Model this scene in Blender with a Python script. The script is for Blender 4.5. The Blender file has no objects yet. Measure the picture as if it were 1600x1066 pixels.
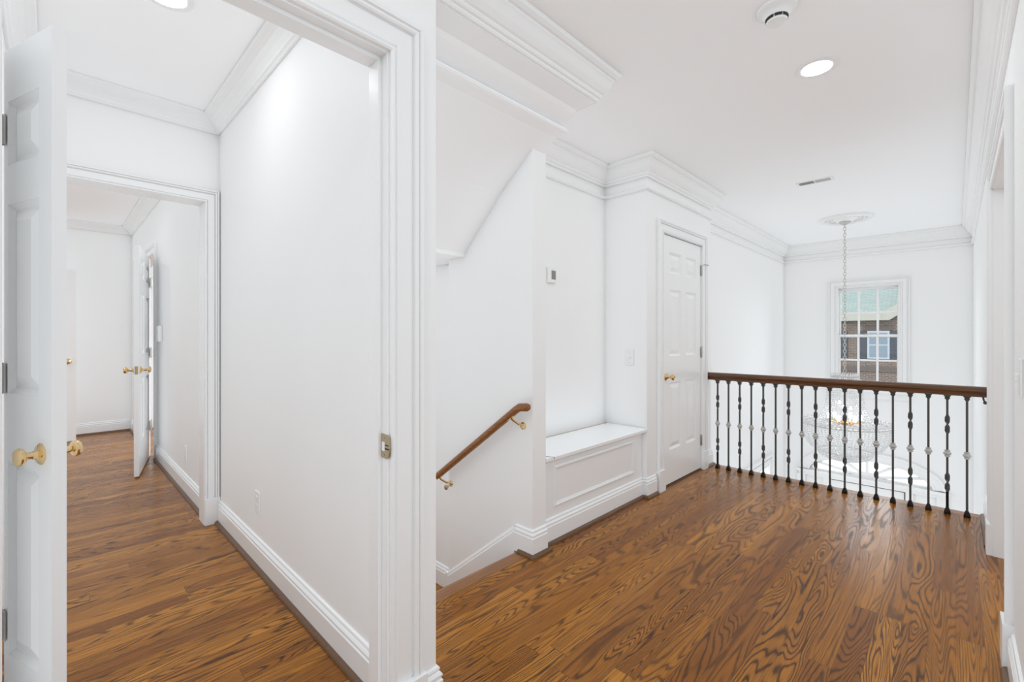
import bpy, bmesh, math, random
from mathutils import Vector, Matrix
random.seed(7)
PI = math.pi
sc = bpy.context.scene
COL = sc.collection

# ------------------------------------------------------------------ materials
def new_mat(name):
    m = bpy.data.materials.new(name); m.use_nodes = True
    nt = m.node_tree
    b = nt.nodes['Principled BSDF']
    return m, nt, b

def simple(name, col, rough=.5, metal=0, spec=None, bump=0, bscale=200, **kw):
    m, nt, b = new_mat(name)
    b.inputs['Base Color'].default_value = (*col, 1)
    b.inputs['Roughness'].default_value = rough
    b.inputs['Metallic'].default_value = metal
    if spec is not None: b.inputs['Specular IOR Level'].default_value = spec
    for k, v in kw.items(): b.inputs[k.replace('_', ' ')].default_value = v
    tc = nt.nodes.new('ShaderNodeTexCoord')
    n = nt.nodes.new('ShaderNodeTexNoise'); n.inputs['Scale'].default_value = bscale
    nt.links.new(tc.outputs['Object'], n.inputs['Vector'])
    if bump:
        bp = nt.nodes.new('ShaderNodeBump'); bp.inputs['Strength'].default_value = bump
        bp.inputs['Distance'].default_value = .002
        nt.links.new(n.outputs['Fac'], bp.inputs['Height']); nt.links.new(bp.outputs['Normal'], b.inputs['Normal'])
    else:
        mr = nt.nodes.new('ShaderNodeMapRange')
        mr.inputs['To Min'].default_value = max(0, rough-.03); mr.inputs['To Max'].default_value = min(1, rough+.03)
        nt.links.new(n.outputs['Fac'], mr.inputs['Value']); nt.links.new(mr.outputs['Result'], b.inputs['Roughness'])
    return m

class NT:
    def __init__(s, nt): s.nt = nt
    def m(s, op, a, b=None, c=None):
        n = s.nt.nodes.new('ShaderNodeMath'); n.operation = op
        for i, v in enumerate((a, b, c)):
            if v is None: continue
            if isinstance(v, (int, float)): n.inputs[i].default_value = v
            else: s.nt.links.new(v, n.inputs[i])
        return n.outputs[0]
    def xyz(s, x, y, z):
        n = s.nt.nodes.new('ShaderNodeCombineXYZ')
        for i, v in enumerate((x, y, z)):
            if isinstance(v, (int, float)): n.inputs[i].default_value = v
            else: s.nt.links.new(v, n.inputs[i])
        return n.outputs[0]
    def noise(s, vec, scale=1, detail=2, rough=.5, dist=0):
        n = s.nt.nodes.new('ShaderNodeTexNoise')
        n.inputs['Scale'].default_value = scale; n.inputs['Detail'].default_value = detail
        n.inputs['Roughness'].default_value = rough; n.inputs['Distortion'].default_value = dist
        s.nt.links.new(vec, n.inputs['Vector']); return n.outputs['Fac']
    def white(s, vec):
        n = s.nt.nodes.new('ShaderNodeTexWhiteNoise'); n.noise_dimensions = '3D'
        s.nt.links.new(vec, n.inputs['Vector']); return n.outputs['Value']
    def ramp(s, fac, stops):
        n = s.nt.nodes.new('ShaderNodeValToRGB'); cr = n.color_ramp
        while len(cr.elements) < len(stops): cr.elements.new(.5)
        for e, (p, c) in zip(cr.elements, stops):
            e.position = p; e.color = (*c, 1)
        s.nt.links.new(fac, n.inputs['Fac']); return n.outputs['Color']
    def mix(s, fac, a, b, mode='MIX'):
        n = s.nt.nodes.new('ShaderNodeMix'); n.data_type = 'RGBA'; n.blend_type = mode
        if isinstance(fac, (int, float)): n.inputs[0].default_value = fac
        else: s.nt.links.new(fac, n.inputs[0])
        for i, v in ((6, a), (7, b)):
            if isinstance(v, tuple): n.inputs[i].default_value = (*v, 1)
            else: s.nt.links.new(v, n.inputs[i])
        return n.outputs[2]

def oak_floor():
    m, nt, b = new_mat('oak_strip_floor'); N = NT(nt)
    tc = nt.nodes.new('ShaderNodeTexCoord')
    sp = nt.nodes.new('ShaderNodeSeparateXYZ'); nt.links.new(tc.outputs['Object'], sp.inputs[0])
    x, y = sp.outputs[0], sp.outputs[1]
    W, Ln = .0815, 1.25
    xi = N.m('DIVIDE', x, W); i = N.m('FLOOR', xi); fx = N.m('SUBTRACT', xi, i)
    r1 = N.white(N.xyz(i, 3.1, 7.7))
    yi = N.m('ADD', N.m('DIVIDE', y, Ln), N.m('MULTIPLY', r1, 5.0)); j = N.m('FLOOR', yi); fy = N.m('SUBTRACT', yi, j)
    rA = N.white(N.xyz(i, j, 1.5)); rB = N.white(N.xyz(i, j, 9.2)); rC = N.white(N.xyz(i, j, 23.8))
    off = N.m('MULTIPLY', rA, 90.0)
    # cathedral grain: contour lines of a stretched noise, different in each strip
    gx = N.m('MULTIPLY', x, N.m('ADD', 8.0, N.m('MULTIPLY', rB, 5.0)))
    gy = N.m('MULTIPLY', y, N.m('ADD', .55, N.m('MULTIPLY', rC, .75)))
    n = N.noise(N.xyz(gx, N.m('ADD', gy, off), off), 1.0, 1.2, .45, .25)
    wob = N.noise(N.xyz(N.m('MULTIPLY', x, 110.0), N.m('ADD', N.m('MULTIPLY', y, 16.0), off), off), 1.0, 2, .5)
    n = N.m('ADD', n, N.m('MULTIPLY', wob, .020))
    freq = N.m('ADD', 115.0, N.m('MULTIPLY', rB, 75.0))
    s = N.m('SINE', N.m('MULTIPLY', n, freq))
    s = N.m('ADD', N.m('MULTIPLY', s, .5), .5)
    lines = N.m('POWER', s, 3.0)
    # pores / fine streaks along the boards
    st = N.noise(N.xyz(N.m('MULTIPLY', x, 260.0), N.m('ADD', N.m('MULTIPLY', y, 5.0), off), off), 1.0, 3, .6)
    broad = N.noise(N.xyz(N.m('MULTIPLY', x, 30.0), N.m('ADD', N.m('MULTIPLY', y, 1.5), off), off), 1.0, 2, .5)
    amt = N.m('MULTIPLY', lines, N.m('ADD', .55, N.m('MULTIPLY', rC, .40)))
    base = N.ramp(rA, [(0, (.24, .076, .006)), (.3, (.34, .120, .010)), (.7, (.41, .152, .014)), (1, (.50, .20, .024))])
    c = N.mix(N.m('MULTIPLY', N.m('MAXIMUM', N.m('SUBTRACT', st, .42), 0.0), 2.2), base, (.10, .030, .002))
    c = N.mix(N.m('MULTIPLY', N.m('MAXIMUM', N.m('SUBTRACT', broad, .45), 0.0), .8), c, (.15, .048, .003))
    c = N.mix(amt, c, (.040, .012, .001))
    # seams
    ex = N.m('MINIMUM', fx, N.m('SUBTRACT', 1.0, fx)); ey = N.m('MINIMUM', fy, N.m('SUBTRACT', 1.0, fy))
    sx = N.m('LESS_THAN', ex, .010); sy = N.m('LESS_THAN', ey, .0010)
    seam = N.m('MAXIMUM', sx, sy)
    c = N.mix(N.m('MULTIPLY', seam, .6), c, (.06, .022, .008))
    nt.links.new(c, b.inputs['Base Color'])
    rg = N.m('ADD', .22, N.m('MULTIPLY', lines, .10)); nt.links.new(rg, b.inputs['Roughness'])
    b.inputs['Specular IOR Level'].default_value = .24
    bp = nt.nodes.new('ShaderNodeBump'); bp.inputs['Strength'].default_value = .03; bp.inputs['Distance'].default_value = .001
    h = N.m('SUBTRACT', N.m('MULTIPLY', N.m('SUBTRACT', 1.0, lines), .4), seam)
    nt.links.new(h, bp.inputs['Height']); nt.links.new(bp.outputs['Normal'], b.inputs['Normal'])
    return m

def wood(name, light, dark, rough=.35, axis=0):
    m, nt, b = new_mat(name); N = NT(nt)
    tc = nt.nodes.new('ShaderNodeTexCoord')
    sp = nt.nodes.new('ShaderNodeSeparateXYZ'); nt.links.new(tc.outputs['Object'], sp.inputs[0])
    a = [sp.outputs[k] for k in range(3)]
    v = [N.m('MULTIPLY', a[k], 4.0 if k == axis else 160.0) for k in range(3)]
    f = N.noise(N.xyz(*v), 1.0, 3, .6, .3)
    c = N.ramp(f, [(.3, dark), (.62, light)])
    nt.links.new(c, b.inputs['Base Color']); b.inputs['Roughness'].default_value = rough
    return m

def brick_mat():
    m, nt, b = new_mat('house_brick')
    tc = nt.nodes.new('ShaderNodeTexCoord'); mp = nt.nodes.new('ShaderNodeMapping')
    mp.inputs['Rotation'].default_value = (PI/2, 0, 0)
    nt.links.new(tc.outputs['Object'], mp.inputs['Vector'])
    br = nt.nodes.new('ShaderNodeTexBrick'); br.inputs['Scale'].default_value = 1
    br.inputs['Brick Width'].default_value = .22; br.inputs['Row Height'].default_value = .075; br.inputs['Mortar Size'].default_value = .008
    br.inputs['Color1'].default_value = (.080, .048, .035, 1); br.inputs['Color2'].default_value = (.046, .035, .030, 1); br.inputs['Mortar'].default_value = (.135, .124, .108, 1)
    nt.links.new(mp.outputs[0], br.inputs['Vector']); nt.links.new(br.outputs['Color'], b.inputs['Base Color'])
    b.inputs['Roughness'].default_value = .9
    return m

def shingle_mat():
    m, nt, b = new_mat('roof_shingle')
    tc = nt.nodes.new('ShaderNodeTexCoord')
    br = nt.nodes.new('ShaderNodeTexBrick'); br.inputs['Scale'].default_value = 1
    br.inputs['Brick Width'].default_value = .30; br.inputs['Row Height'].default_value = .10; br.inputs['Mortar Size'].default_value = .008
    br.inputs['Color1'].default_value = (.122, .142, .124, 1); br.inputs['Color2'].default_value = (.098, .124, .120, 1); br.inputs['Mortar'].default_value = (.066, .086, .08, 1)
    nt.links.new(tc.outputs['Object'], br.inputs['Vector']); nt.links.new(br.outputs['Color'], b.inputs['Base Color'])
    b.inputs['Roughness'].default_value = .9
    return m

def emit(name, col, strength):
    m, nt, b = new_mat(name)
    b.inputs['Base Color'].default_value = (*col, 1)
    b.inputs['Emission Color'].default_value = (*col, 1); b.inputs['Emission Strength'].default_value = strength
    return m

def glass(name):
    # thin window glass: mostly clear, a little mirror
    m = bpy.data.materials.new(name); m.use_nodes = True; nt = m.node_tree; nt.nodes.clear()
    o = nt.nodes.new('ShaderNodeOutputMaterial'); mx = nt.nodes.new('ShaderNodeMixShader')
    t = nt.nodes.new('ShaderNodeBsdfTransparent'); g = nt.nodes.new('ShaderNodeBsdfGlossy'); g.inputs['Roughness'].default_value = .02
    t.inputs['Color'].default_value = (.97, .985, .98, 1)
    fr = nt.nodes.new('ShaderNodeFresnel'); fr.inputs['IOR'].default_value = 1.3
    nt.links.new(fr.outputs[0], mx.inputs[0]); nt.links.new(t.outputs[0], mx.inputs[1]); nt.links.new(g.outputs[0], mx.inputs[2])
    nt.links.new(mx.outputs[0], o.inputs[0]); return m

M = {
 'wall': simple('wall_paint', (.865, .862, .855), .55, spec=.25, bump=.04, bscale=260),
 'ceil': simple('ceiling_paint', (.925, .925, .923), .75, spec=.15, bump=.03, bscale=260),
 'trim': simple('trim_enamel', (.85, .848, .843), .24, spec=.5),
 'floor': oak_floor(),
 'shoe': wood('oak_shoe', (.17, .085, .038), (.085, .04, .018), .4, 1),
 'rail': wood('walnut_rail', (.155, .066, .027), (.040, .015, .006), .25, 0),
 'grip': wood('oak_grip', (.30, .118, .030), (.13, .045, .010), .28, 0),
 'iron': simple('dark_iron', (.075, .078, .073), .45, .25),
 'ironfoot': simple('bronze_foot', (.012, .006, .004), .35, .5),
 'pewter': simple('pewter_collar', (.50, .49, .47), .45, .2),
 'brass': simple('polished_brass', (.80, .60, .33), .12, 1),
 'brassdull': simple('aged_brass', (.50, .42, .28), .32, 1),
 'steel': simple('satin_nickel', (.50, .48, .45), .35, 1),
 'plastic': simple('white_plastic', (.84, .84, .83), .35),
 'dark': simple('dark_gap', (.03, .03, .03), .7),
 'lcd': simple('grey_display', (.24, .23, .20), .25),
 'grey': simple('grey_vent', (.60, .59, .58), .6),
 'stone': simple('pale_bounce_stone', (.74, .73, .70), .4),
 'duct': simple('duct_grey', (.16, .155, .15), .8),
 'glass': glass('window_glass'),
 'lamp': emit('lamp_lens', (.95, .98, 1.01), 56),
 'lampsoft': emit('corridor_lamp_lens', (.95, .98, 1.01), 46),
 'bulb': emit('candle_bulb', (.97, .98, 1.0), 11),
 'crystal': None,
 'brick': brick_mat(), 'shingle': shingle_mat(),
 'soldier': simple('soldier_brick', (.055, .042, .036), .9, bump=.4, bscale=30),
 'fascia': simple('cream_fascia', (.17, .165, .14), .6),
 'shutter': simple('navy_shutter', (.005, .008, .014), .6),
 'housewhite': simple('house_window_white', (.17, .20, .22), .5),
 'housepane': simple('curtained_pane', (.085, .11, .135), .2),
 'leaf': simple('tree_leaf', (.010, .035, .02), .7),
 'bark': simple('tree_bark', (.10, .07, .05), .9),
 'ground': simple('pale_paving', (.45, .45, .44), .95),
 'ext': simple('exterior_wall', (.5, .48, .45), .9),
 'rim': simple('silver_hoop', (.62, .60, .57), .3, .8),
 'copper': simple('copper_hub', (.75, .35, .10), .25, .9),
}
def crystal():
    m, nt, b = new_mat('crystal_bead')
    b.inputs['Base Color'].default_value = (.97, .97, .97, 1); b.inputs['Roughness'].default_value = .06
    b.inputs['Transmission Weight'].default_value = .3; b.inputs['IOR'].default_value = 1.5
    b.inputs['Specular IOR Level'].default_value = .8
    return m
M['crystal'] = crystal()

# ------------------------------------------------------------------ mesh builder
class MB:
    def __init__(s): s.bm = bmesh.new()
    def poly(s, vs): 
        f = [s.bm.verts.new(v) for v in vs]
        try: return s.bm.faces.new(f)
        except ValueError: return None
    def box(s, x0, x1, y0, y1, z0, z1):
        if x0 > x1: x0, x1 = x1, x0
        if y0 > y1: y0, y1 = y1, y0
        if z0 > z1: z0, z1 = z1, z0
        v = [s.bm.verts.new(p) for p in ((x0,y0,z0),(x1,y0,z0),(x1,y1,z0),(x0,y1,z0),(x0,y0,z1),(x1,y0,z1),(x1,y1,z1),(x0,y1,z1))]
        for f in ((3,2,1,0),(4,5,6,7),(0,1,5,4),(1,2,6,5),(2,3,7,6),(3,0,4,7)): s.bm.faces.new([v[k] for k in f])
        return s
    def prism(s, pts, ax, a0, a1):
        """pts: 2-D polygon, extruded along axis ax ('x','y','z')"""
        def P(u, v, a): return {'x': (a,u,v), 'y': (u,a,v), 'z': (u,v,a)}[ax]
        A = [s.bm.verts.new(P(u,v,a0)) for u,v in pts]; B = [s.bm.verts.new(P(u,v,a1)) for u,v in pts]
        n = len(pts)
        s.bm.faces.new(A); s.bm.faces.new(B[::-1])
        for i in range(n): s.bm.faces.new((A[i], B[i], B[(i+1)%n], A[(i+1)%n]))
        return s
    def sweep(s, path, nrm, prof, closed=False, side=1):
        """prof (u,w): u = in-plane offset to the left of travel (times side), w = along nrm; mitred"""
        path = [Vector(p) for p in path]; nrm = Vector(nrm).normalized(); n = len(path)
        rings = []
        for i, p in enumerate(path):
            tp = (p - path[i-1]).normalized() if (i > 0 or closed) else None
            tn = (path[(i+1)%n] - p).normalized() if (i < n-1 or closed) else None
            lp = nrm.cross(tp)*side if tp else None; ln = nrm.cross(tn)*side if tn else None
            if lp is None: m = ln
            elif ln is None: m = lp
            else:
                m = lp + ln; m = m / max(1e-6, m.dot(lp)) if m.length > 1e-6 else lp
            rings.append([s.bm.verts.new(p + m*u + nrm*w) for u, w in prof])
        k = len(prof)
        for i in range(n if closed else n-1):
            a, b = rings[i], rings[(i+1)%n]
            for q in range(k): s.bm.faces.new((a[q], a[(q+1)%k], b[(q+1)%k], b[q]))
        if not closed:
            s.bm.faces.new(rings[0][::-1]); s.bm.faces.new(rings[-1])
        return s
    def lathe(s, prof, seg=24, M4=None, caps=True):
        """prof (r,h) about local z, moved by matrix"""
        M4 = M4 or Matrix.Identity(4); rows = []
        for r, h in prof:
            if r < 1e-6: rows.append([s.bm.verts.new(M4 @ Vector((0,0,h)))])
            else: rows.append([s.bm.verts.new(M4 @ Vector((r*math.cos(2*PI*k/seg), r*math.sin(2*PI*k/seg), h))) for k in range(seg)])
        for a, b in zip(rows, rows[1:]):
            for k in range(seg):
                k2 = (k+1)%seg
                if len(a) == 1 and len(b) == 1: continue
                if len(a) == 1: s.bm.faces.new((a[0], b[k2], b[k]))
                elif len(b) == 1: s.bm.faces.new((a[k], a[k2], b[0]))
                else: s.bm.faces.new((a[k], a[k2], b[k2], b[k]))
        for row, rev in ((rows[0], True), (rows[-1], False)):
            if caps and len(row) > 1: s.bm.faces.new(row[::-1] if rev else row)
        return s
    def tube(s, pts, r, seg=10, rad=None):
        pts = [Vector(p) for p in pts]; rings = []; up = Vector((0,0,1))
        n0 = None
        for i, p in enumerate(pts):
            t = (pts[min(i+1,len(pts)-1)] - pts[max(i-1,0)]).normalized()
            if n0 is None:
                n0 = t.cross(up) if abs(t.dot(up)) < .95 else t.cross(Vector((1,0,0)))
            n0 = (n0 - t*n0.dot(t)).normalized(); b = t.cross(n0)
            rr = rad[i] if rad else r
            rings.append([s.bm.verts.new(p + (n0*math.cos(2*PI*k/seg) + b*math.sin(2*PI*k/seg))*rr) for k in range(seg)])
        for a, b in zip(rings, rings[1:]):
            for k in range(seg): s.bm.faces.new((a[k], a[(k+1)%seg], b[(k+1)%seg], b[k]))
        s.bm.faces.new(rings[0][::-1]); s.bm.faces.new(rings[-1])
        return s
    def ball(s, c, r, sub=1, sc3=(1,1,1)):
        mt = Matrix.Translation(c) @ Matrix.Diagonal((r*sc3[0], r*sc3[1], r*sc3[2], 1))
        bmesh.ops.create_icosphere(s.bm, subdivisions=sub, radius=1, matrix=mt)
        return s
    def build(s, name, mat, parent=None, smooth=False, bevel=0, loc=None):
        bmesh.ops.recalc_face_normals(s.bm, faces=s.bm.faces)
        me = bpy.data.meshes.new(name); s.bm.to_mesh(me); s.bm.free()
        me.materials.append(mat if not isinstance(mat, str) else M[mat])
        o = bpy.data.objects.new(name, me); COL.objects.link(o)
        if smooth:
            for p in me.polygons: p.use_smooth = True
            me.set_sharp_from_angle(angle=math.radians(38))
        if bevel:
            bv = o.modifiers.new('bevel', 'BEVEL'); bv.width = bevel; bv.segments = 2; bv.limit_method = 'ANGLE'
        if parent: o.parent = parent
        if loc: o.location = loc
        return o

def tag(o, label=None, cat=None, group=None, kind=None):
    if label: o['label'] = label
    if cat: o['category'] = cat
    if group: o['group'] = group
    if kind: o['kind'] = kind
    return o
def thing(name, label, cat, loc=(0,0,0), rz=0, group=None, kind=None):
    o = bpy.data.objects.new(name, None); COL.objects.link(o); o.empty_display_size = .1
    o.location = loc; o.rotation_euler = (0,0,rz)
    return tag(o, label, cat, group, kind)
def struct(mb, name, mat, label, cat, smooth=False):
    return tag(mb.build(name, mat, smooth=smooth), label, cat, kind='structure')

# ------------------------------------------------------------------ main dimensions
ZC, ZL = 2.58, 2.64            # hall / corridor ceilings
XN = -1.21                     # wall plane beside the corridor opening
XH = -1.335                    # face of the stepped header over the stairs
XS = -1.675                    # stair wall end and closet front
XA = -2.05                     # alcove back
YS0, YS1 = 1.867, 1.98         # stair wall thickness
YA = 3.165                     # alcove far side
YC = 4.419                     # closet end
XF, YF = -1.875, 7.83          # foyer left wall, foyer far wall
XR = .150                      # right wall
YB = -2.3                      # open end of the hall behind the camera
YL = .775                      # corridor right wall
XD = -3.47                     # far doorway wall
YFR, XFW = .735, -7.72         # far room right wall / end wall
ZG = -2.87                     # foyer floor

# ------------------------------------------------------------------ floors and ceilings
f = MB()
f.box(-1.765, 2.4, YB, 4.452, -.26, 0).box(-9, -1.765, YB, .955, -.26, 0).box(-9, -4.3, .955, 3.2, -.26, 0).box(-2.8, -1.765, YS1, 4.452, -.26, 0)
struct(f, 'floor', 'floor', 'brown oak strip floor with dark cathedral grain', 'floor')
f = MB().box(-3.9, 2.4, .5, 8.2, ZG-.1, ZG).box(-3.9, 2.4, 8.2, 8.9, ZG-.2, ZG-.12)
struct(f, 'floor_foyer', 'stone', 'unseen foyer floor a storey below the railing, made pale to bounce light', 'floor')  # floor out of view, pale colour chosen to bounce light up the foyer
c = MB().box(XN-.09, 2.4, YB, 8.0, ZC, ZC+.12).box(-3.0, XN-.09, 1.0, 8.0, ZC, ZC+.12)
struct(c, 'ceiling', 'ceil', 'white ceiling above the hall and the foyer', 'ceiling')
c = MB().box(-9, XN-.09, YB, 1.0, ZL, ZL+.12).box(-9, -4.3, 1.0, 3.2, ZL, ZL+.12)
struct(c, 'ceiling_corridor', 'ceil', 'white ceiling above the corridor on the left', 'ceiling')

# border strip along the balcony edge and along the stair edge
b = MB().prism([(4.372,.0005),(4.455,.0005),(4.472,-.004),(4.478,-.014),(4.472,-.026),(4.452,-.03),(4.452,0),(4.372,0)], 'x', XS-.005, XR)
nosing_m = wood('oak_nosing', (.36,.16,.05), (.22,.085,.024), .3, 0)
struct(b, 'trim_1', nosing_m, 'oak nosing strip along the balcony edge under the balusters', 'trim')
b = MB().prism([(-1.70,.0005),(-1.765,.0005),(-1.785,-.004),(-1.792,-.014),(-1.785,-.026),(-1.765,-.03),(-1.765,0),(-1.70,0)], 'y', .96, YS0-.018)
nos2 = wood('oak_stair_nosing', (.30,.125,.036), (.15,.055,.016), .3, 1)
struct(b, 'trim_2', nos2, 'oak nosing strip at the top of the stairs', 'trim')
b = MB().box(XS, XR, 4.436, 4.4515, -.30, -.031).box(XS, XR, 4.4516, 4.46, -.30, -.2)
struct(b, 'trim_3', 'trim', 'white fascia board under the balcony edge', 'trim')

# ------------------------------------------------------------------ walls
w = MB()   # wall with the corridor opening (jamb faces at y=-.075 and y=.775)
w.box(XN-.09, XN, .718, .877, 0, ZC+.08).box(XN-.09, XN, -.097, .718, 2.084, ZC+.08).box(XN-.09, XN, YB, -.097, 0, ZC+.08)
struct(w, 'wall_left', 'wall', 'white wall pierced by the tall corridor opening', 'wall')
w = MB()   # corridor right wall / stair side wall
w.box(XD-.13, XH-.001, YL, .955, 0, ZL).box(XH-.001, XN-.09, YL, .877, 0, ZL).box(-2.0, XH-.001, .9551, .956, -1.2, ZC)
struct(w, 'wall_corridor_right', 'wall', 'long white right-hand wall of the corridor with an outlet', 'wall')
w = MB()   # wall with far doorway
w.box(XD-.13, XD, .705, YL, 0, ZL).box(XD-.13, XD, -.15, .705, 2.105, ZL).box(XD-.13, XD, -1.3, -.15, 0, ZL)
struct(w, 'wall_corridor_far', 'wall', 'white wall around the far doorway of the corridor', 'wall')
w = MB().box(-1.973, XN-.09, -.25, -.15, 0, ZL).box(-2.40, -1.973, -.25, -.15, 2.08, ZL).box(XD, -2.40, -.25, -.15, 0, ZL)
struct(w, 'wall_corridor_left', 'wall', 'white left-hand wall of the corridor behind the narrow door', 'wall')
w = MB().box(-2.52, -2.42, -.85, -.25, 0, ZL).box(-1.96, -1.90, -.85, -.25, 0, ZL).box(-2.52, -1.90, -.95, -.85, 0, ZL)
struct(w, 'wall_cupboard', 'wall', 'white walls inside the narrow cupboard', 'wall')
w = MB().box(-5.775, XD-.13, YFR, YFR+.12, 0, ZL).box(-7.25, -5.775, YFR, YFR+.12, 2.08, ZL).box(XFW, -7.25, YFR, YFR+.12, 0, ZL)
struct(w, 'wall_far_right', 'wall', 'white right-hand wall of the far room behind the folded-back door', 'wall')
w = MB().box(XFW-.1, XFW, -1.3, 3.2, 0, ZL)
struct(w, 'wall_far_end', 'wall', 'white end wall of the far room', 'wall')
w = MB().box(-9, XD-.13, -1.42, -1.3, 0, ZL)
struct(w, 'wall_far_left', 'wall', 'white left-hand wall of the far room', 'wall')

w = MB().box(XN-.09, XR+.12, YB-.12, YB, 0, ZC)
struct(w, 'wall_back', 'wall', 'white wall closing the hall behind the viewer', 'wall')

# stair wall with the handrail, running down to the lower landing
w = MB().prism([(XS,-.0),(XS,2.30),(-1.76,2.22),(-2.25,1.80),(-2.43,1.80),(-2.43,-1.0),(-1.80,-1.0),(-1.80,0)], 'y', YS0, YS1)
struct(w, 'wall_stair', 'wall', 'white stair wall carrying the wooden handrail', 'wall')
w = MB().box(-3.7, -2.43, 1.975, 2.08, -1.0, 1.80).box(-3.8, -3.7, .955, 2.08, -1.0, 1.8).box(-3.8, -1.766, .935, .955, -1.0, -.26)
struct(w, 'wall_landing', 'wall', 'white wall at the lower stair landing', 'wall')
# header over the stair opening with its stepped soffit and the sloping stair ceiling
pr = [(XH,ZC),(XH,2.432),(-1.447,2.432),(-1.462,2.415),(-1.50,2.385),(-1.527,2.361),(-1.512,2.352),(-1.506,2.342),(-1.512,2.333),(-1.523,2.327),(-1.592,2.326),(-1.66,2.276),(-1.92,2.075),(-2.26,1.757),(-2.26,1.735),(-2.62,1.735),(-2.62,2.0),(-2.3,ZC)]
w = MB().prism(pr, 'y', .88, YS1-.012)
struct(w, 'wall_stair_header', 'ceil', 'white stepped header and sloping ceiling over the stairs', 'wall')
w = MB().box(-3.8, -2.6, .955, 2.08, 1.74, 1.84)
struct(w, 'ceiling_landing', 'ceil', 'low white ceiling over the lower landing', 'ceiling')
# steps and landing
s = MB().prism([(-1.766,-.03),(-1.79,-.19),(-2.04,-.19),(-2.04,-.38),(-2.29,-.38),(-2.29,-.57),(-3.7,-.57),(-3.7,-.7),(-1.766,-.7)], 'y', .957, YS0-.001)
s.box(-3.7, -2.431, YS0-.001, 1.974, -.7, -.57)
struct(s, 'floor_landing', 'floor', 'oak steps and lower landing left of the hall floor edge', 'stairs')

# alcove, closet, foyer
w = MB().box(XA-.1, XA, YS1, YA, 0, ZC).box(XA, XS-.11, YS1-.011, YS1+.0005, 2.3, ZC)
struct(w, 'wall_alcove_back', 'wall', 'white back wall of the alcove behind the bench', 'wall')
w = MB().box(-2.7, XS, YA, YA+.1, 0, ZC)
struct(w, 'wall_alcove_side', 'wall', 'white side wall of the alcove with a dimmer', 'wall')
CY0, CY1, CZ = 3.413, 4.197, 2.062     # closet door opening
w = MB().box(XS-.11, XS, YA+.1, CY0, 0, ZC).box(XS-.11, XS, CY1, YC, 0, ZC).box(XS-.11, XS, CY0, CY1, CZ, ZC).box(-2.7, XS-.11, YC-.1, YC, 0, ZC).box(-2.7, -2.6, YA+.1, YC-.1, 0, ZC)
struct(w, 'wall_closet', 'wall', 'white wall around the closet door', 'wall')
w = MB().box(-2.8, XS-.001, YC-.1, 4.436, ZG, -.261).box(XS-.001, 2.4, 4.3, 4.436, ZG, -.261)
struct(w, 'wall_foyer_near', 'wall', 'white foyer wall under the balcony', 'wall')
w = MB()   # foyer left wall with cased opening low down
w.box(XF-.12, XF, 4.452, 6.0, ZG, ZC).box(XF-.12, XF, 7.05, YF+.15, ZG, ZC).box(XF-.12, XF, 6.0, 7.05, -.58, ZC).box(XF-.12, XF, YC, 4.452, 0, ZC).box(XF-1.6, XF-1.5, 5.5, 7.6, ZG, 0)
struct(w, 'wall_foyer_left', 'wall', 'tall white left wall of the foyer', 'wall')

def wall_with_holes(x0, x1, z0, z1, y0, y1, holes):
    """wall in the xz-plane with rectangular holes, built as a grid of boxes"""
    xs = sorted({x0, x1, *[h[0] for h in holes], *[h[1] for h in holes]}); zs = sorted({z0, z1, *[h[2] for h in holes], *[h[3] for h in holes]})
    mb = MB()
    for a, b_ in zip(xs, xs[1:]):
        for c_, d in zip(zs, zs[1:]):
            cx, cz = (a+b_)/2, (c_+d)/2
            if any(h[0] < cx < h[1] and h[2] < cz < h[3] for h in holes): continue
            mb.box(a, b_, y0, y1, c_, d)
    return mb
WX0, WX1, WZ0, WZ1 = -1.226, -.515, .49, 1.928        # foyer window opening
FX, FA, FZ, FH = -.877, .665, -.725, .245             # fanlight: centre x, half width, base z, height
DX0, DX1 = -1.293, -.473
SLs = ((-1.585, -1.372), (-.394, -.178))
mb = wall_with_holes(-3.5, XR+.3, ZG, ZC, YF, YF+.15, [(WX0, WX1, WZ0, WZ1), (DX0, DX1, ZG, -.815), (SLs[0][0], SLs[0][1], ZG+.25, -.925), (SLs[1][0], SLs[1][1], ZG+.25, -.925), (FX-FA, FX+FA, FZ, FZ+FH)])
# fill the spandrels above the elliptical fanlight
K = 24
for k in range(K):
    a0, a1 = PI - PI*k/K, PI - PI*(k+1)/K
    xa, xb = FX+FA*math.cos(a0), FX+FA*math.cos(a1); za, zb = FZ+FH*math.sin(a0), FZ+FH*math.sin(a1)
    mb.prism([(xa, za), (xb, zb), (xb, FZ+FH), (xa, FZ+FH)], 'y', YF, YF+.15)
struct(mb, 'wall_foyer_far', 'wall', 'tall white far wall with window and front door', 'wall')
RY0, RY1, RZ = 2.535, 3.675, 2.047          # opening in the right wall
w = MB().box(XR, XR+.12, YB, RY0, 0, ZC).box(XR, XR+.12, RY0, RY1, RZ, ZC).box(XR, XR+.12, RY1, 4.452, 0, ZC).box(XR, XR+.12, 4.452, YF+.15, ZG, ZC)
struct(w, 'wall_right', 'wall', 'white right-hand wall with a cased opening', 'wall')
w = MB().box(2.4, 2.5, 1.4, 4.42, 0, ZC).box(XR+.12, 2.4, 4.3, 4.42, 0, ZC).box(XR+.12, 2.4, 1.4, 1.5, 0, ZC)
struct(w, 'wall_room_right', 'wall', 'white walls of the room right of the hall', 'wall')

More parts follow.
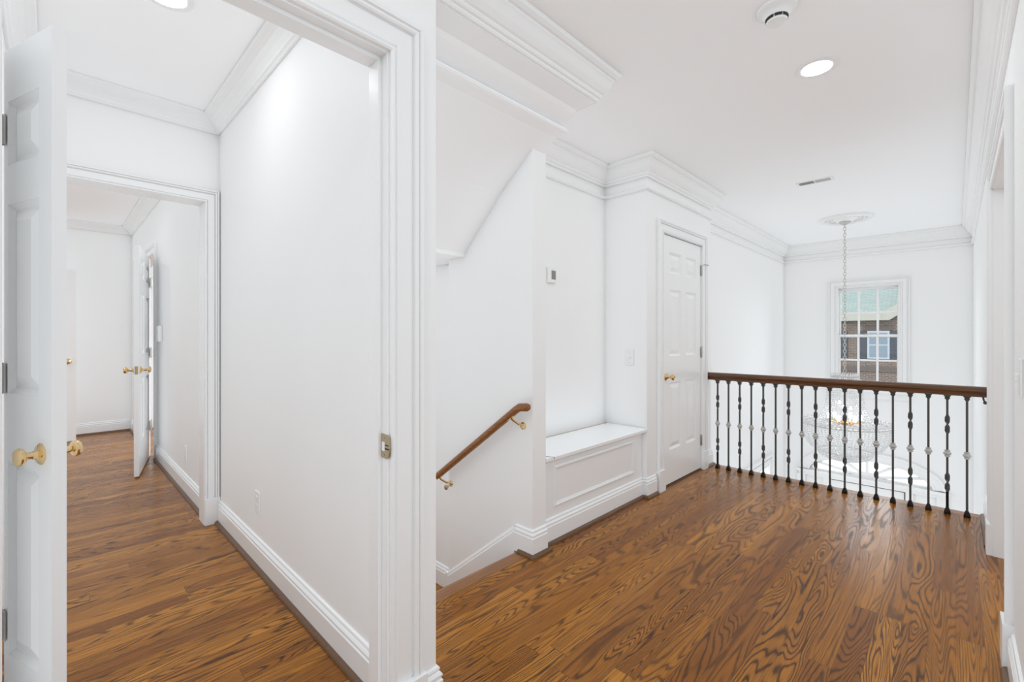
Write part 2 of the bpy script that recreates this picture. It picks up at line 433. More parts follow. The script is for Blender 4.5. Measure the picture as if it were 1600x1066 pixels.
# ------------------------------------------------------------------ mouldings
CR = [(0,-.145),(.012,-.145),(.016,-.138),(.016,-.130),(.024,-.125),(.028,-.116),(.028,-.110),(.036,-.104),(.052,-.082),(.066,-.052),(.074,-.040),(.074,-.034),(.083,-.030),(.095,-.018),(.098,-.010),(.098,0),(0,0)]
def crown(path, z, prof, side): return MB().sweep([(x,y,z) for x,y in path], (0,0,1), prof, side=side)
HP = [(XN,YB),(XN,.877),(XH,.877),(XH,YS1-.012),(XA,YS1-.012),(XA,YA),(XS,YA),(XS,YC),(XF,YC),(XF,YF),(XR,YF),(XR,YB)]
struct(crown(HP, ZC, CR, -1), 'trim_4', 'trim', 'white stepped crown moulding around the hall ceiling', 'crown moulding')
BD = [(0,-.013),(.010,-.013),(.016,-.009),(.020,0),(.016,.009),(.010,.013),(0,.013)]
BP = [(XS-.11,YS1),(XA,YS1),(XA,YA),(XS,YA),(XS,YC),(XF,YC),(XF,YF),(XR,YF),(XR,YB)]
struct(crown(BP, 2.352, BD, -1), 'trim_5', 'trim', 'slim white picture rail bead below the crown moulding', 'bead moulding')
CL = [(0,-.092),(.012,-.092),(.018,-.085),(.026,-.080),(.030,-.070),(.045,-.050),(.066,-.030),(.082,-.022),(.098,-.016),(.103,-.008),(.103,0),(0,0)]
LP = [(XD,-.15),(XN-.09,-.15),(XN-.09,YL),(XD,YL),(XD,-.15)]
struct(crown([(-1.5,YL),(XD,YL),(XD,-.15),(-1.5,-.15)], ZL, CL, 1), 'trim_6', 'trim', 'white crown moulding around the corridor ceiling', 'crown moulding')
struct(crown([(XD-.13,YFR),(XFW,YFR),(XFW,-1.3)], ZL, CL, 1), 'trim_7', 'trim', 'white crown moulding in the far room', 'crown moulding')

BB = [(0,0),(.017,0),(.017,.103),(.013,.106),(.012,.112),(.016,.116),(.016,.121),(.011,.128),(.007,.130),(.007,.134),(.010,.138),(.008,.144),(0,.148)]
SH = [(0,0),(.018,0),(.0175,.006),(.014,.013),(.008,.018),(0,.020)]
def base(name, path, side, label, z=0, shoe=True, prof=BB, shoe_path=None):
    o = struct(MB().sweep([(x,y,z) for x,y in path], (0,0,1), prof, side=side), name, 'trim', label, 'baseboard')
    if shoe:
        sp = shoe_path or path
        sh = MB().sweep([(x,y,z) for x,y in sp], (0,0,1), [(u+.0172, v) for u, v in SH], side=side)
        struct(sh, name.replace('baseboard', 'trim_shoe'), 'shoe', 'dark oak shoe moulding along the ' + label.replace('white ', ''), 'shoe moulding')
    return o
base('baseboard_corridor', [(XN-.095,YL),(XD+.022,YL)], 1, 'white baseboard of the long corridor wall')
base('baseboard_far_right', [(XD-.155,YFR),(-5.675,YFR)], 1, 'white baseboard of the far room beside the outlet')
base('baseboard_far_end', [(-7.35,YFR),(XFW,YFR),(XFW,-1.3)], 1, 'white baseboard of the far room end wall')
base('baseboard_near', [(XN,.822),(XN,.877),(XN-.1,.877)], -1, 'white baseboard at the near wall corner', shoe=True)
base('baseboard_stair', [(-1.80,YS0),(XS,YS0),(XS,YS1-.001)], -1, 'white baseboard wrapping the stair wall end', shoe=True, shoe_path=[(-1.766,YS0),(XS,YS0),(XS,YS1+.022)])
base('baseboard_bench', [(-1.715,YS1+.001),(-1.715,YA),(XS,YA),(XS,3.302)], -1, 'white baseboard of the panelled bench')
base('baseboard_closet_end', [(XS,4.29),(XS,YC),(XS-.1,YC)], -1, 'white baseboard beyond the closet door')
base('baseboard_right_far', [(XR,3.79),(XR,4.43)], 1, 'white baseboard at the right end of the railing')
base('baseboard_right_near', [(XR,YB),(XR,2.435)], 1, 'white baseboard of the right wall nearest the viewer')
# raked baseboard down the stairs
rb = MB().prism([(-1.8002,.105),(-1.8002,-.25),(-2.43,-.75),(-2.43,-.392)], 'y', YS0-.017, YS0)
rb.sweep([(-1.8002,YS0-.0,.105),(-2.43,YS0-.0,-.392)], (0,-1,0), [(0,0),(0,.013),(.005,.013),(.010,.009),(.018,.009),(.026,.004),(.034,0)], side=-1)
rb.box(-2.447, -2.43, YS0-.017, YS1, -.7, -.36)
struct(rb, 'baseboard_rake', 'trim', 'white raked baseboard descending with the stairs', 'baseboard')
base('baseboard_landing', [(-2.45,1.975),(-3.69,1.975)], 1, 'white baseboard at the lower landing', z=-.57, shoe=False)

CS = [(0,0),(0,.013),(.004,.017),(.009,.017),(.012,.010),(.015,.008),(.018,.012),(.056,.013),(.058,.009),(.061,.009),(.064,.018),(.068,.022),(.073,.022),(.075,.018),(.078,.024),(.087,.024),(.087,0)]
def casing(name, n, pts, label, scale=1.0, plinth=None):
    """pts: path along opening edge (up, over, down); profile grows outward"""
    p = [(u*scale, v) for u, v in CS]
    a = Vector(pts[1]) - Vector(pts[0]); bvec = Vector(pts[2]) - Vector(pts[1])
    nv = Vector(n); left = nv.cross(a.normalized())
    side = -1 if left.dot(bvec) > 0 else 1
    mb = MB().sweep(pts, n, p, side=side)
    if plinth:
        for q in plinth: mb.box(*q)
    return struct(mb, name, 'trim', label, 'door casing')
# corridor opening, hall side and corridor side, with jamb lining
OZ = 2.066
casing('trim_8', (1,0,0), [(XN,.706,0),(XN,.706,OZ+.006),(XN,-.085,OZ+.006),(XN,-.085,0)], 'broad white casing around the tall corridor opening', 1.27,
       [(XN,XN+.034,.703,.822,0,.17),(XN,XN+.034,-.204,-.081,0,.17)])
j = MB().box(XN-.088, XN+.001, .700, .718, 0, OZ+.018).box(XN-.088, XN+.001, -.097, -.079, 0, OZ+.018).box(XN-.088, XN+.001, -.079, .700, OZ, OZ+.018)
j.box(XN-.087, XN-.031, .688, .700, 0, OZ-.012).box(XN-.087, XN-.031, -.079, -.067, 0, OZ-.012).box(XN-.087, XN-.031, -.079, .700, OZ-.012, OZ)
struct(j, 'trim_9', 'trim', 'white jamb lining of the tall corridor opening', 'door jamb')
# far doorway of the corridor
casing('trim_10', (1,0,0), [(XD,.692,0),(XD,.692,2.093),(XD,-.14,2.093),(XD,-.14,0)], 'white casing around the far corridor doorway', .9,
       [(XD,XD+.026,.69,YL-.001,0,.17)])
j = MB().box(XD-.135, XD+.001, .688, .705, 0, 2.105).box(XD-.135, XD+.001, -.15, .688, 2.09, 2.105)
struct(j, 'trim_11', 'trim', 'white jamb lining of the far corridor doorway', 'door jamb')
# closet door casing
casing('trim_12', (1,0,0), [(XS,CY0+.006,0),(XS,CY0+.006,CZ-.006),(XS,CY1-.006,CZ-.006),(XS,CY1-.006,0)], 'white casing around the closet door', 1.06,
       [(XS,XS+.03,3.316,CY0+.008,0,.165),(XS,XS+.03,CY1-.008,4.292,0,.165)])
j = MB().box(XS-.11, XS+.002, CY0, CY0+.010, 0, CZ).box(XS-.11, XS+.002, CY1-.010, CY1, 0, CZ).box(XS-.11, XS+.002, CY0+.010, CY1-.010, CZ-.010, CZ)
struct(j, 'trim_13', 'trim', 'white jamb lining of the closet door', 'door jamb')
# right-wall opening
casing('trim_14', (-1,0,0), [(XR,RY0+.006,0),(XR,RY0+.006,RZ-.006),(XR,RY1-.006,RZ-.006),(XR,RY1-.006,0)], 'white casing around the opening in the right wall', 1.12,
       [(XR-.03,XR,2.432,RY0+.008,0,.17),(XR-.03,XR,RY1-.008,3.785,0,.17)])
j = MB().box(XR-.002, XR+.122, RY0, RY0+.012, 0, RZ).box(XR-.002, XR+.122, RY1-.012, RY1, 0, RZ).box(XR-.002, XR+.122, RY0+.012, RY1-.012, RZ-.012, RZ)
struct(j, 'trim_15', 'trim', 'white jamb lining of the opening in the right wall', 'door jamb')
# far room door casing
casing('trim_16', (0,-1,0), [(-5.77,YFR,0),(-5.77,YFR,2.075),(-7.255,YFR,2.075),(-7.255,YFR,0)], 'white casing around the far room side door', 1.0)
# foyer left cased opening
casing('trim_17', (1,0,0), [(XF,6.0,ZG),(XF,6.0,-.58),(XF,7.05,-.58),(XF,7.05,ZG)], 'white casing around the opening low on the left foyer wall', 1.1)
h = MB().sweep([(XF,5.88,-.47),(XF,7.17,-.47)], (0,0,1), [(0,0),(.03,0),(.05,.03),(.055,.045),(0,.045)], side=-1)
struct(h, 'trim_18', 'trim', 'white cornice shelf over the foyer side opening', 'trim')
# window casing and fanlight surround
casing('trim_19', (0,-1,0), [(WX0,YF,WZ0),(WX0,YF,WZ1),(WX1,YF,WZ1),(WX1,YF,WZ0)], 'white casing around the foyer window', 1.0)
st = MB().box(WX0-.11, WX1+.11, YF-.05, YF, WZ0-.03, WZ0).box(WX0-.085, WX1+.085, YF-.02, YF, WZ0-.11, WZ0-.03)
struct(st, 'trim_20', 'trim', 'white sill and apron under the foyer window', 'window sill')
arch = MB(); pts = []
for k in range(41):
    a = PI*k/40; pts.append((FX+FA*math.cos(a), YF, FZ+FH*math.sin(a)))
arch.sweep(pts, (0,-1,0), [(0,0),(0,.02),(.02,.03),(.03,.02),(.09,.024),(.10,.035),(.125,.035),(.125,0)], side=1)
if True:
    zs = [v.co.z for v in arch.bm.verts]
    if max(zs) < FZ+FH+.05:
        arch.bm.free(); arch = MB().sweep(pts, (0,-1,0), [(0,0),(0,.02),(.02,.03),(.03,.02),(.09,.024),(.10,.035),(.125,.035),(.125,0)], side=-1)
arch.box(FX-FA-.16, FX+FA+.16, YF-.045, YF, FZ-.045, FZ-.005).box(FX-FA-.13, FX+FA+.13, YF-.03, YF, FZ-.085, FZ-.045)
struct(arch, 'trim_21', 'trim', 'white moulded arch around the fanlight over the front door', 'arch moulding', smooth=False)
pil = MB()
for xx in (SLs[0][0]-.11, DX0-.0775, DX1+.002, SLs[1][1]+.002): pil.box(xx, xx+(.105 if xx < -1.4 or xx > -.3 else .075), YF-.025, YF, ZG, FZ-.085)
struct(pil, 'trim_22', 'trim', 'white pilaster strips beside the front door and sidelights', 'trim')

# ------------------------------------------------------------------ panelled doors
def knob_bm(mb, p, d, s=1.0, hs=1.0):
    """door knob with rosette standing out from p along unit vector d"""
    d = Vector(d).normalized(); q = d.to_track_quat('Z', 'Y').to_matrix().to_4x4(); mt = Matrix.Translation(p) @ q
    prof = [(0,0),(.034,0),(.034,.003),(.030,.008),(.020,.012),(.0145,.018),(.0125,.026),(.0115,.028),(.0115,.044),(.0135,.046),(.020,.048),(.0265,.054),(.0285,.062),(.0265,.070),(.021,.0755),(.012,.078),(0,.0785)]
    mb.lathe([(r*s, h*s*hs) for r, h in prof], 28, mt); return mb

def panel_door(root, w, h, t, panels, mat='trim', z0=.0):
    """leaf occupies local x 0..w, y 0..t; panels (x0,x1,z0,z1) recessed on both faces"""
    rec, mb = .0125, MB()
    mb.box(0.001, w-.001, rec, t-rec, z0+.001, z0+h-.001)
    xs = sorted({0, w, *[p[0] for p in panels], *[p[1] for p in panels]}); zs = sorted({z0, z0+h, *[p[2] for p in panels], *[p[3] for p in panels]})
    for a, b_ in zip(xs, xs[1:]):
        for c_, d in zip(zs, zs[1:]):
            cx, cz = (a+b_)/2, (c_+d)/2
            if any(p[0] < cx < p[1] and p[2] < cz < p[3] for p in panels): continue
            mb.box(a, b_, 0, t, c_, d)
    for (a, b_, c_, d) in panels:
        for ys, sg in ((rec, -1), (t-rec, 1)):
            o, i2 = .018, min(.052, (b_-a)*.30)
            A = [(a+o,c_+o),(b_-o,c_+o),(b_-o,d-o),(a+o,d-o)]; B = [(a+i2,c_+i2),(b_-i2,c_+i2),(b_-i2,d-i2),(a+i2,d-i2)]
            y1 = ys + sg*(rec-.002)
            V = [mb.bm.verts.new((x,ys-sg*.001,z)) for x,z in A]; U = [mb.bm.verts.new((x,y1,z)) for x,z in B]
            mb.bm.faces.new(V[::-1]); mb.bm.faces.new(U)
            for k in range(4): mb.bm.faces.new((V[k],V[(k+1)%4],U[(k+1)%4],U[k]))
            # sloped sticking round the recess
            yo = ys + sg*rec
            ring = [(a,c_),(b_,c_),(b_,d),(a,d)]; inn = [(a+.015,c_+.015),(b_-.015,c_+.015),(b_-.015,d-.015),(a+.015,d-.015)]
            for k in range(4):
                k2 = (k+1)%4
                P = [(ring[k][0],yo-sg*.0015,ring[k][1]),(ring[k2][0],yo-sg*.0015,ring[k2][1]),(inn[k2][0],ys,inn[k2][1]),(inn[k][0],ys,inn[k][1])]
                mb.poly(P)
    return mb.build('door_leaf', mat, root)

def hinge(root, x, y, z, d=(0,-1), h=.09, leaf=.03, mat='steel'):
    """knuckle barrel and leaf at local x,y"""
    mb = MB().lathe([(0,-h/2-.004),(.005,-h/2),(.006,-h/2+.004),(.006,h/2-.004),(.005,h/2),(0,h/2+.004)], 10, Matrix.Translation((x,y,z)))
    mb.box(x-.0, x+leaf*d[0], y-.0012 if d[0] else y, y+.0012 if d[0] else y+leaf*d[1], z-h/2, z+h/2)
    return mb.build('hinge', mat, root, smooth=True)

# closet door: hinged on the right, flush with the hall face
d1 = thing('door_1', 'white six-panel closet door beside the panelled bench', 'door', (XS-.002, CY0+.012, 0), PI/2, kind='structure')
lw = CY1-CY0-.024
px = lambda y: y-(CY0+.012)
P6 = [(.125,.345),(.445,.655)]
zz = [(1.745,1.915),(1.06,1.61),(.29,.845)]
panel_door(d1, lw, 2.03, .036, [(a,b_,c_,d) for a,b_ in P6 for c_,d in zz], z0=.016)
k = MB(); knob_bm(k, (.064,0,.895), (0,-1,0), .92); tag(k.build('door_knob', 'brass', d1, smooth=True), 'small brass door knob')
for z in (1.83, 1.08, .27): tag(hinge(d1, lw+.004, -.006, z, (-1,0), .095, .016), 'satin metal hinge')
a = MB().tube([(lw+.004,-.008,1.875),(lw+.03,-.03,1.885),(lw+.058,-.040,1.880)], .004, 8); a.ball((lw+.06,-.041,1.88), .007, 2)
tag(a.build('hinge_pin_stop', 'steel', d1, smooth=True), 'metal hinge-pin door stop')
g = MB().box(XS-.09, XS+.008, CY0+.012, CY1-.012, .0005, .006)
struct(g, 'trim_23', 'shoe', 'dark oak threshold under the closet door', 'threshold')

# narrow cupboard door standing open at the left edge
hx, hy = -1.973, -.098
ang = math.atan2(.345, .938)
d2 = thing('door_2', 'narrow white panelled door standing open at the left edge of the view', 'door', (hx, hy, 0), ang, kind='structure')
LW = .280
pn = [(LW-.256, LW-.069, z0_, z1_) for z0_, z1_ in ((1.713,1.897),(1.058,1.60),(.305,.857))]
panel_door(d2, LW, 2.032, .031, pn, z0=.015)
k = MB(); knob_bm(k, (LW-.058,0,.903), (0,-1,0), .86, .78); tag(k.build('door_knob', 'brass', d2, smooth=True), 'polished brass knob on the shaded face')
k = MB(); knob_bm(k, (LW-.058,.031,.903), (0,1,0), .80, .85); tag(k.build('door_knob', 'brass', d2, smooth=True), 'polished brass knob on the corridor face')
for z in (1.82, 1.10, .385): tag(hinge(d2, .0, -.004, z, (1,0), .085, .02), 'satin metal hinge')
cz = MB().box(-2.003, -1.973, -.25, -.128, 0, 2.08).box(-1.973, -1.90, -.149, -.128, 0, 2.08)
struct(cz, 'trim_24', 'trim', 'white jamb behind the narrow cupboard door', 'door jamb')

# far room side door, folded back toward the viewer
H = Vector((-5.902, .672)); F = Vector((-5.045, .492)); v = F-H
d3 = thing('door_3', 'white six-panel door folded back in the far room, brass knobs on both faces', 'door', (H.x, H.y, 0), math.atan2(v.y, v.x), kind='structure')
w3 = v.length; fr = w3/.774
panel_door(d3, w3, 2.0, .035, [(a*fr,b_*fr,c_,d) for a,b_ in P6 for c_,d in zz], z0=.012)
for sgn, y0 in ((-1,0),(1,.035)):
    k = MB(); knob_bm(k, (w3-.065,y0,.93), (0,sgn,0), 1.0); tag(k.build('door_knob', 'brass', d3, smooth=True), 'brass knob')
for z in (1.77,1.06,.32): tag(hinge(d3, .004, .046, z, (1,0), .1, .09), 'satin metal hinge')
l = MB().box(w3, w3+.0015, .006, .028, .895, .965); tag(l.build('latch_plate', 'brassdull', d3), 'metal latch plate')
cz = MB().box(-5.79, -5.77, YFR-.018, YFR+.12, 0, 2.075).box(-7.27, -7.25, YFR-.0, YFR+.12, 0, 2.075)
struct(cz, 'trim_25', 'trim', 'white jamb of the far room side door', 'door jamb')
# far door near the end wall, seen nearly face on
d4 = thing('door_4', 'plain white door standing before the end wall of the far room', 'door', (-7.32, -.62, 0), PI/2, kind='structure')
panel_door(d4, .815, 1.985, .035, [], z0=.012)
k = MB(); knob_bm(k, (.745,0,.935), (0,-1,0), 1.0); tag(k.build('door_knob', 'brass', d4, smooth=True), 'brass knob')
l = MB().box(.815, .8165, .006, .028, .90, .97); tag(l.build('latch_plate', 'steel', d4), 'metal latch plate')
# room door at the right opening
d5 = thing('door_5', 'white panelled door seen edge-on through the right-wall opening', 'door', (XR+.11, RY1-.05, 0), 0, kind='structure')
panel_door(d5, .76, 2.0, .035, [(a,b_,c_,d) for a,b_ in ((.11,.33),(.43,.65)) for c_,d in zz], z0=.012)
k = MB(); knob_bm(k, (.69,0,.92), (0,-1,0), 1.0); tag(k.build('door_knob', 'brass', d5, smooth=True), 'brass knob')
for z in (1.77,1.06,.3): hinge(d5, -.004, .0, z, (-1,0), .1, .004)
# front door
d6 = thing('door_6', 'white front door under the fanlight, only its top edge in view', 'door', (DX0+.012, YF+.004, ZG), 0, kind='structure')
panel_door(d6, DX1-DX0-.024, -.815-ZG-.012, .045, [(.1,.36,.25,.8),(.44,.7,.25,.8),(.1,.36,1.0,1.85),(.44,.7,1.0,1.85)], z0=.0)
k = MB(); knob_bm(k, (.73,0,.95), (0,-1,0)); k.build('door_knob', 'brass', d6, smooth=True)
dw, dh = DX1-DX0-.024, -.815-ZG-.012
tag(MB().box(-.0115, -.0005, -.003, .03, 0, dh+.011).box(dw+.0005, dw+.0115, -.003, .03, 0, dh+.011).box(-.0004, dw+.0004, -.003, .03, dh+.0005, dh+.011).build('door_gap_shade', 'dark', d6), 'dark strip painting the shaded gap around the door edge')  # dark strip stands in for the shade in the door gap

# ------------------------------------------------------------------ foyer windows
w1 = thing('window_1', 'white twelve-light sash window high on the far foyer wall', 'window', ((WX0+WX1)/2, YF, WZ0), kind='structure')
W = WX1-WX0; Hh = WZ1-WZ0; off = Vector(((WX0+WX1)/2, YF, WZ0))
def L(x): return x-off.x
fm = MB().box(-W/2, -W/2+.028, 0, .14, 0, Hh).box(W/2-.028, W/2, 0, .14, 0, Hh).box(-W/2+.028, W/2-.028, 0, .14, Hh-.022, Hh).box(-W/2+.028, W/2-.028, 0, .14, 0, .03)
fm.build('frame', 'trim', w1)
def sash(y, z0, z1, hb):
    s = MB(); x0, x1 = -W/2+.028, W/2-.028
    s.box(x0, L(-1.178), y, y+.035, z0, z1).box(L(-.559), x1, y, y+.035, z0, z1).box(L(-1.178), L(-.559), y, y+.035, z0, z0+.034).box(L(-1.178), L(-.559), y, y+.035, z1-.034, z1)
    o = s.build('sash', 'trim', w1)
    g_ = MB()
    for xm in (-.972, -.765): g_.box(L(xm)-.012, L(xm)+.012, y+.006, y+.029, z0+.034, z1-.034)
    g_.box(L(-1.178), L(-.559), y+.0075, y+.0275, hb-.012, hb+.012)
    g_.build('muntin', 'trim', o)
    MB().box(L(-1.182), L(-.555), y+.016, y+.019, z0+.03, z1-.03).build('pane', 'glass', o)
zr = 1.233-WZ0
sash(.085, zr-.022, Hh-.022, 1.556-WZ0)
sash(.045, .03, zr+.02, .897-WZ0)
lk = MB().box(L(-.90), L(-.86), .03, .06, zr+.02, zr+.032); lk.build('sash_lock', 'brassdull', w1)

w2 = thing('window_2', 'bright half-elliptical fanlight with radiating bars over the front door', 'window', (FX, YF, FZ), kind='structure')
fb = MB()
pts = [(FA*.985*math.cos(PI*k/36), .06, FH*.97*math.sin(PI*k/36)) for k in range(37)]
fb.tube(pts, .014, 8)
hub = [(.13*math.cos(PI*k/16), .06, .065*math.sin(PI*k/16)+.012) for k in range(17)]
fb.prism([(x,z) for x,_,z in hub], 'y', .04, .085)
for a in (28, 62, 90, 118, 152):
    a = math.radians(a); sx, sz = math.cos(a), math.sin(a); e = Vector((FA*.97*sx, 0, FH*.95*sz)); n_ = Vector((-e.z, 0, e.x)).normalized()*.016; p0 = Vector((.11*sx, 0, .055*sz))
    fb.prism([((p0-n_).x,(p0-n_).z),((e-n_).x,(e-n_).z),((e+n_).x,(e+n_).z),((p0+n_).x,(p0+n_).z)], 'y', .045, .08)
fb.box(-FA, FA, .03, .1, 0, .02)
fb.build('muntin', 'trim', w2)
gp = [(FA*math.cos(PI*k/36), FH*math.sin(PI*k/36)) for k in range(37)]
MB().prism(gp, 'y', .062, .066).build('pane', 'glass', w2)
for n_, (s0, s1) in enumerate(SLs):
    ws = thing('window_%d' % (3+n_), ('bright sidelight left of the front door' if n_ == 0 else 'bright sidelight right of the front door'), 'window', ((s0+s1)/2, YF, ZG+.25), kind='structure')
    hw = (s1-s0)/2; hh = -.925-(ZG+.25)
    fr_ = MB().box(-hw, -hw+.014, .03, .1, 0, hh).box(hw-.014, hw, .03, .1, 0, hh).box(-hw, hw, .03, .1, hh-.012, hh).box(-hw, hw, .03, .1, 0, .02)
    fr_.build('frame', 'trim', ws)
    mu = MB()
    for q in range(1, 4): mu.box(-hw, hw, .05, .08, hh*q/4-.01, hh*q/4+.01)
    mu.build('muntin', 'trim', ws)
    MB().box(-hw+.01, hw-.01, .062, .066, .01, hh-.01).build('pane', 'glass', ws)

# ------------------------------------------------------------------ balustrade
YR = 4.33
bal = thing('balustrade', 'dark wooden railing on iron balusters along the balcony edge', 'railing', (0, YR, 0))
RP = [(-.030,0),(-.030,.012),(-.024,.018),(-.024,.022),(-.034,.032),(-.036,.044),(-.030,.056),(-.016,.065),(0,.068),(.016,.065),(.030,.056),(.036,.044),(.034,.032),(.024,.022),(.024,.018),(.030,.012),(.030,0)]
hr = MB().prism([(y, z+.820) for y, z in RP], 'x', XS+.001, XR-.001)
hr.build('handrail', 'rail', bal, smooth=True)
br_ = MB().tube([(.128,0,.82),(.132,0,.795),(.142,0,.785)], .005, 8).ball((.138,0,.782), .011, 2)
tag(br_.build('rail_bracket', 'iron', bal, smooth=True), 'small iron bracket under the right end of the rail')

def twist(mb, z0, z1, turns=1.0, wmax=.0128, wmin=.0062, seg=28):
    rings = []
    for i in range(seg+1):
        u = i/seg; z = z0+(z1-z0)*u; a = PI/2+2*PI*turns*u
        e = min(1, math.sin(PI*u)*3)
        hw = wmin+(wmax-wmin)*e; ht = wmin*(1-.28*e)
        rings.append([mb.bm.verts.new((c_*hw*math.cos(a)-s_*ht*math.sin(a), c_*hw*math.sin(a)+s_*ht*math.cos(a), z)) for c_, s_ in ((-1,-1),(1,-1),(1,1),(-1,1))])
    for a_, b_ in zip(rings, rings[1:]):
        for k_ in range(4): mb.bm.faces.new((a_[k_], a_[(k_+1)%4], b_[(k_+1)%4], b_[k_]))
def sq(mb, z0, z1, h=.0062): mb.box(-h, h, -h, h, z0, z1)
cap_prof = [(0,0),(.012,0),(.0135,.006),(.0200,.010),(.0200,.014),(.0155,.017),(.0200,.024),(.0275,.030),(.0275,.036),(0,.036)]
col_prof = [(0,-.025),(.010,-.025),(.0150,-.022),(.0155,-.018),(.0125,-.013),(.0185,-.008),(.0215,-.003),(.0215,.003),(.0185,.008),(.0125,.013),(.0155,.018),(.0150,.022),(.010,.025),(0,.025)]
foot_prof = [(0,0),(.0240,0),(.0245,.008),(.0215,.022),(.0150,.034),(.0110,.042),(0,.042)]
rotA = math.radians(20)
def make_baluster(kind):
    mb = MB()
    if kind == 'plain':
        sq(mb, .036, .79)
    elif kind == 'twist':
        sq(mb, .036, .147); twist(mb, .147, .283); sq(mb, .283, .547); twist(mb, .547, .683); sq(mb, .683, .79)
    else:
        twist(mb, .147, .283); sq(mb, .283, .547); twist(mb, .547, .683); sq(mb, .683, .79)
    o = mb.build('baluster', 'iron', bal)
    tag(o, {'plain': 'plain straight iron baluster', 'twist': 'iron baluster with two twisted sections', 'dip': 'twisted iron baluster with a bronze lower end'}[kind])
    if kind == 'dip':
        d_ = MB(); sq(d_, .036, .150, .0075); tag(d_.build('lower_bar', 'ironfoot', o), 'dark bronze lower end')
    MB().lathe(cap_prof, 4, Matrix.Translation((0,0,.7845)) @ Matrix.Rotation(PI/4, 4, 'Z')).build('cap', 'iron', o)
    tag(MB().lathe(col_prof, 18, Matrix.Translation((0,0,.415))).build('collar', 'pewter', o, smooth=True), 'pale pewter collar')
    tag(MB().lathe(foot_prof, 4, Matrix.Rotation(PI/4, 4, 'Z')).build('foot', 'ironfoot', o), 'dark bronze foot')
    return o
protos = {}
for i in range(18):
    kind = 'dip' if i in (0, 16) else ('twist' if i % 2 == 0 else 'plain')
    x = -1.578 + i*(1.578+.053)/17
    if kind not in protos: o = protos[kind] = make_baluster(kind)
    else:
        src = protos[kind]; o = src.copy(); COL.objects.link(o); o.parent = bal
        for chd in list(src.children):
            d_ = chd.copy(); COL.objects.link(d_); d_.parent = o
    o.location = (x, 0, .001); o['group'] = 'iron balusters of the balcony railing'

# ------------------------------------------------------------------ stair handrail
sh = thing('stair_handrail', 'round oak handrail on brass brackets descending the stair wall', 'handrail', (-2.0, YS0, .5))
ox, oy, oz = 2.0, -YS0, -.5
yr = YS0-.075
A = Vector((-2.47, yr, .285)); B = Vector((-1.712, yr, .830)); C2 = Vector((-1.632, yr, .842))
def sp_(p): return Vector(p)+Vector((ox, oy, oz))
dr = (B-A).normalized()
pts = [A, A+dr*.004, A+dr*.012, A+dr*.025]; rad = [.006, .014, .019, .0215]
for k in range(1, 9): pts.append(A.lerp(B, k/8)-dr*(.02 if k == 8 else 0)); rad.append(.0215)
pts += [B+Vector((.012,0,.004)), C2-Vector((.016,0,.002)), C2-Vector((.004,0,0)), C2]; rad += [.0225, .0225, .017, .006]
MB().tube([sp_(p) for p in pts], .02, 20, rad).build('rail', 'grip', sh, smooth=True)
for q in (.055, .93):
    p = A.lerp(B, q); pb = p-Vector((0,0,.024)); wl = Vector((p.x+.02, YS0, p.z-.075))
    mb = MB().tube([sp_(pb), sp_(pb+Vector((.003,.008,-.012))), sp_(pb+Vector((.01,.045,-.040))), sp_(wl+Vector((0,-.012,.008))), sp_(wl+Vector((0,-.002,.006)))], .0065, 10)
    mb.lathe([(0,0),(.022,0),(.020,.005),(.008,.008),(0,.008)], 16, Matrix.Translation(sp_(wl)) @ Vector((0,-1,0)).to_track_quat('Z','Y').to_matrix().to_4x4())
    mt = Matrix.Translation(sp_(p-Vector((0,0,.0225)))) @ dr.to_track_quat('X','Z').to_matrix().to_4x4()
    n0 = len(mb.bm.verts); mb.box(-.028, .028, -.009, .009, -.003, .002)
    mb.bm.verts.ensure_lookup_table()
    for vv in mb.bm.verts[n0:]: vv.co = mt @ vv.co
    tag(mb.build('bracket', 'brass', sh, smooth=True), 'brass wall bracket')
kb = MB(); knob_bm(kb, (0,0,0), (0,-1,0), .65)
tag(kb.build('wall_bumper', 'brassdull', smooth=True, loc=(-2.548, 1.975, .165)), 'small round bumper on the landing wall past the handrail foot', 'wall bumper')

# ------------------------------------------------------------------ storage bench
XB = -1.715
bn = thing('storage_bench', 'white built-in bench with panelled front and hinged lid in the alcove', 'bench', (XB, (YS1+YA)/2, 0))
bl = lambda x, y, z: (x-XB, y-(YS1+YA)/2, z)
def bbox(mb, x0,x1,y0,y1,z0,z1):
    p = bl(x0,y0,z0); q = bl(x1,y1,z1); return mb.box(p[0],q[0],p[1],q[1],p[2],q[2])
bbox(MB(), XB-.02, XB, YS1+.001, YA-.001, 0, .500).build('front_panel', 'trim', bn)
x0 = XA+.001
ld = MB()
pl = [(x0+.03, YS1+.002), (XB+.05, YS1+.002), (XB+.05, YS1+.045), (XB+.052, YS1+.06), (XB+.052, YA-.002), (x0+.03, YA-.002)]
ld.prism([(x-XB, y-(YS1+YA)/2) for x, y in pl], 'z', .501, .523)
ld.build('lid', 'trim', bn, bevel=.003)
nt_ = MB().tube([bl(XB-.02,YS1+.035,.5235), bl(XB+.02,YS1+.036,.5235), bl(XB+.042,YS1+.046,.5235), bl(XB+.053,YS1+.062,.522), bl(XB+.0535,YS1+.064,.508)], .0012, 6)
tag(nt_.build('lid_cut', 'dark', bn), 'thin curved cut line at the near corner of the lid')
bbox(MB(), x0, x0+.022, YS1+.002, YA-.002, .48, .521).build('back_strip', 'trim', bn)
hg = MB(); p = bl(x0+.026, YS1+.01, .5215); q = bl(x0+.026, YA-.01, .5215)
hg.box(p[0]-.005, p[0]+.005, p[1], q[1], .512, .5245)
tag(hg.build('piano_hinge', 'brassdull', bn), 'long thin brass piano hinge')
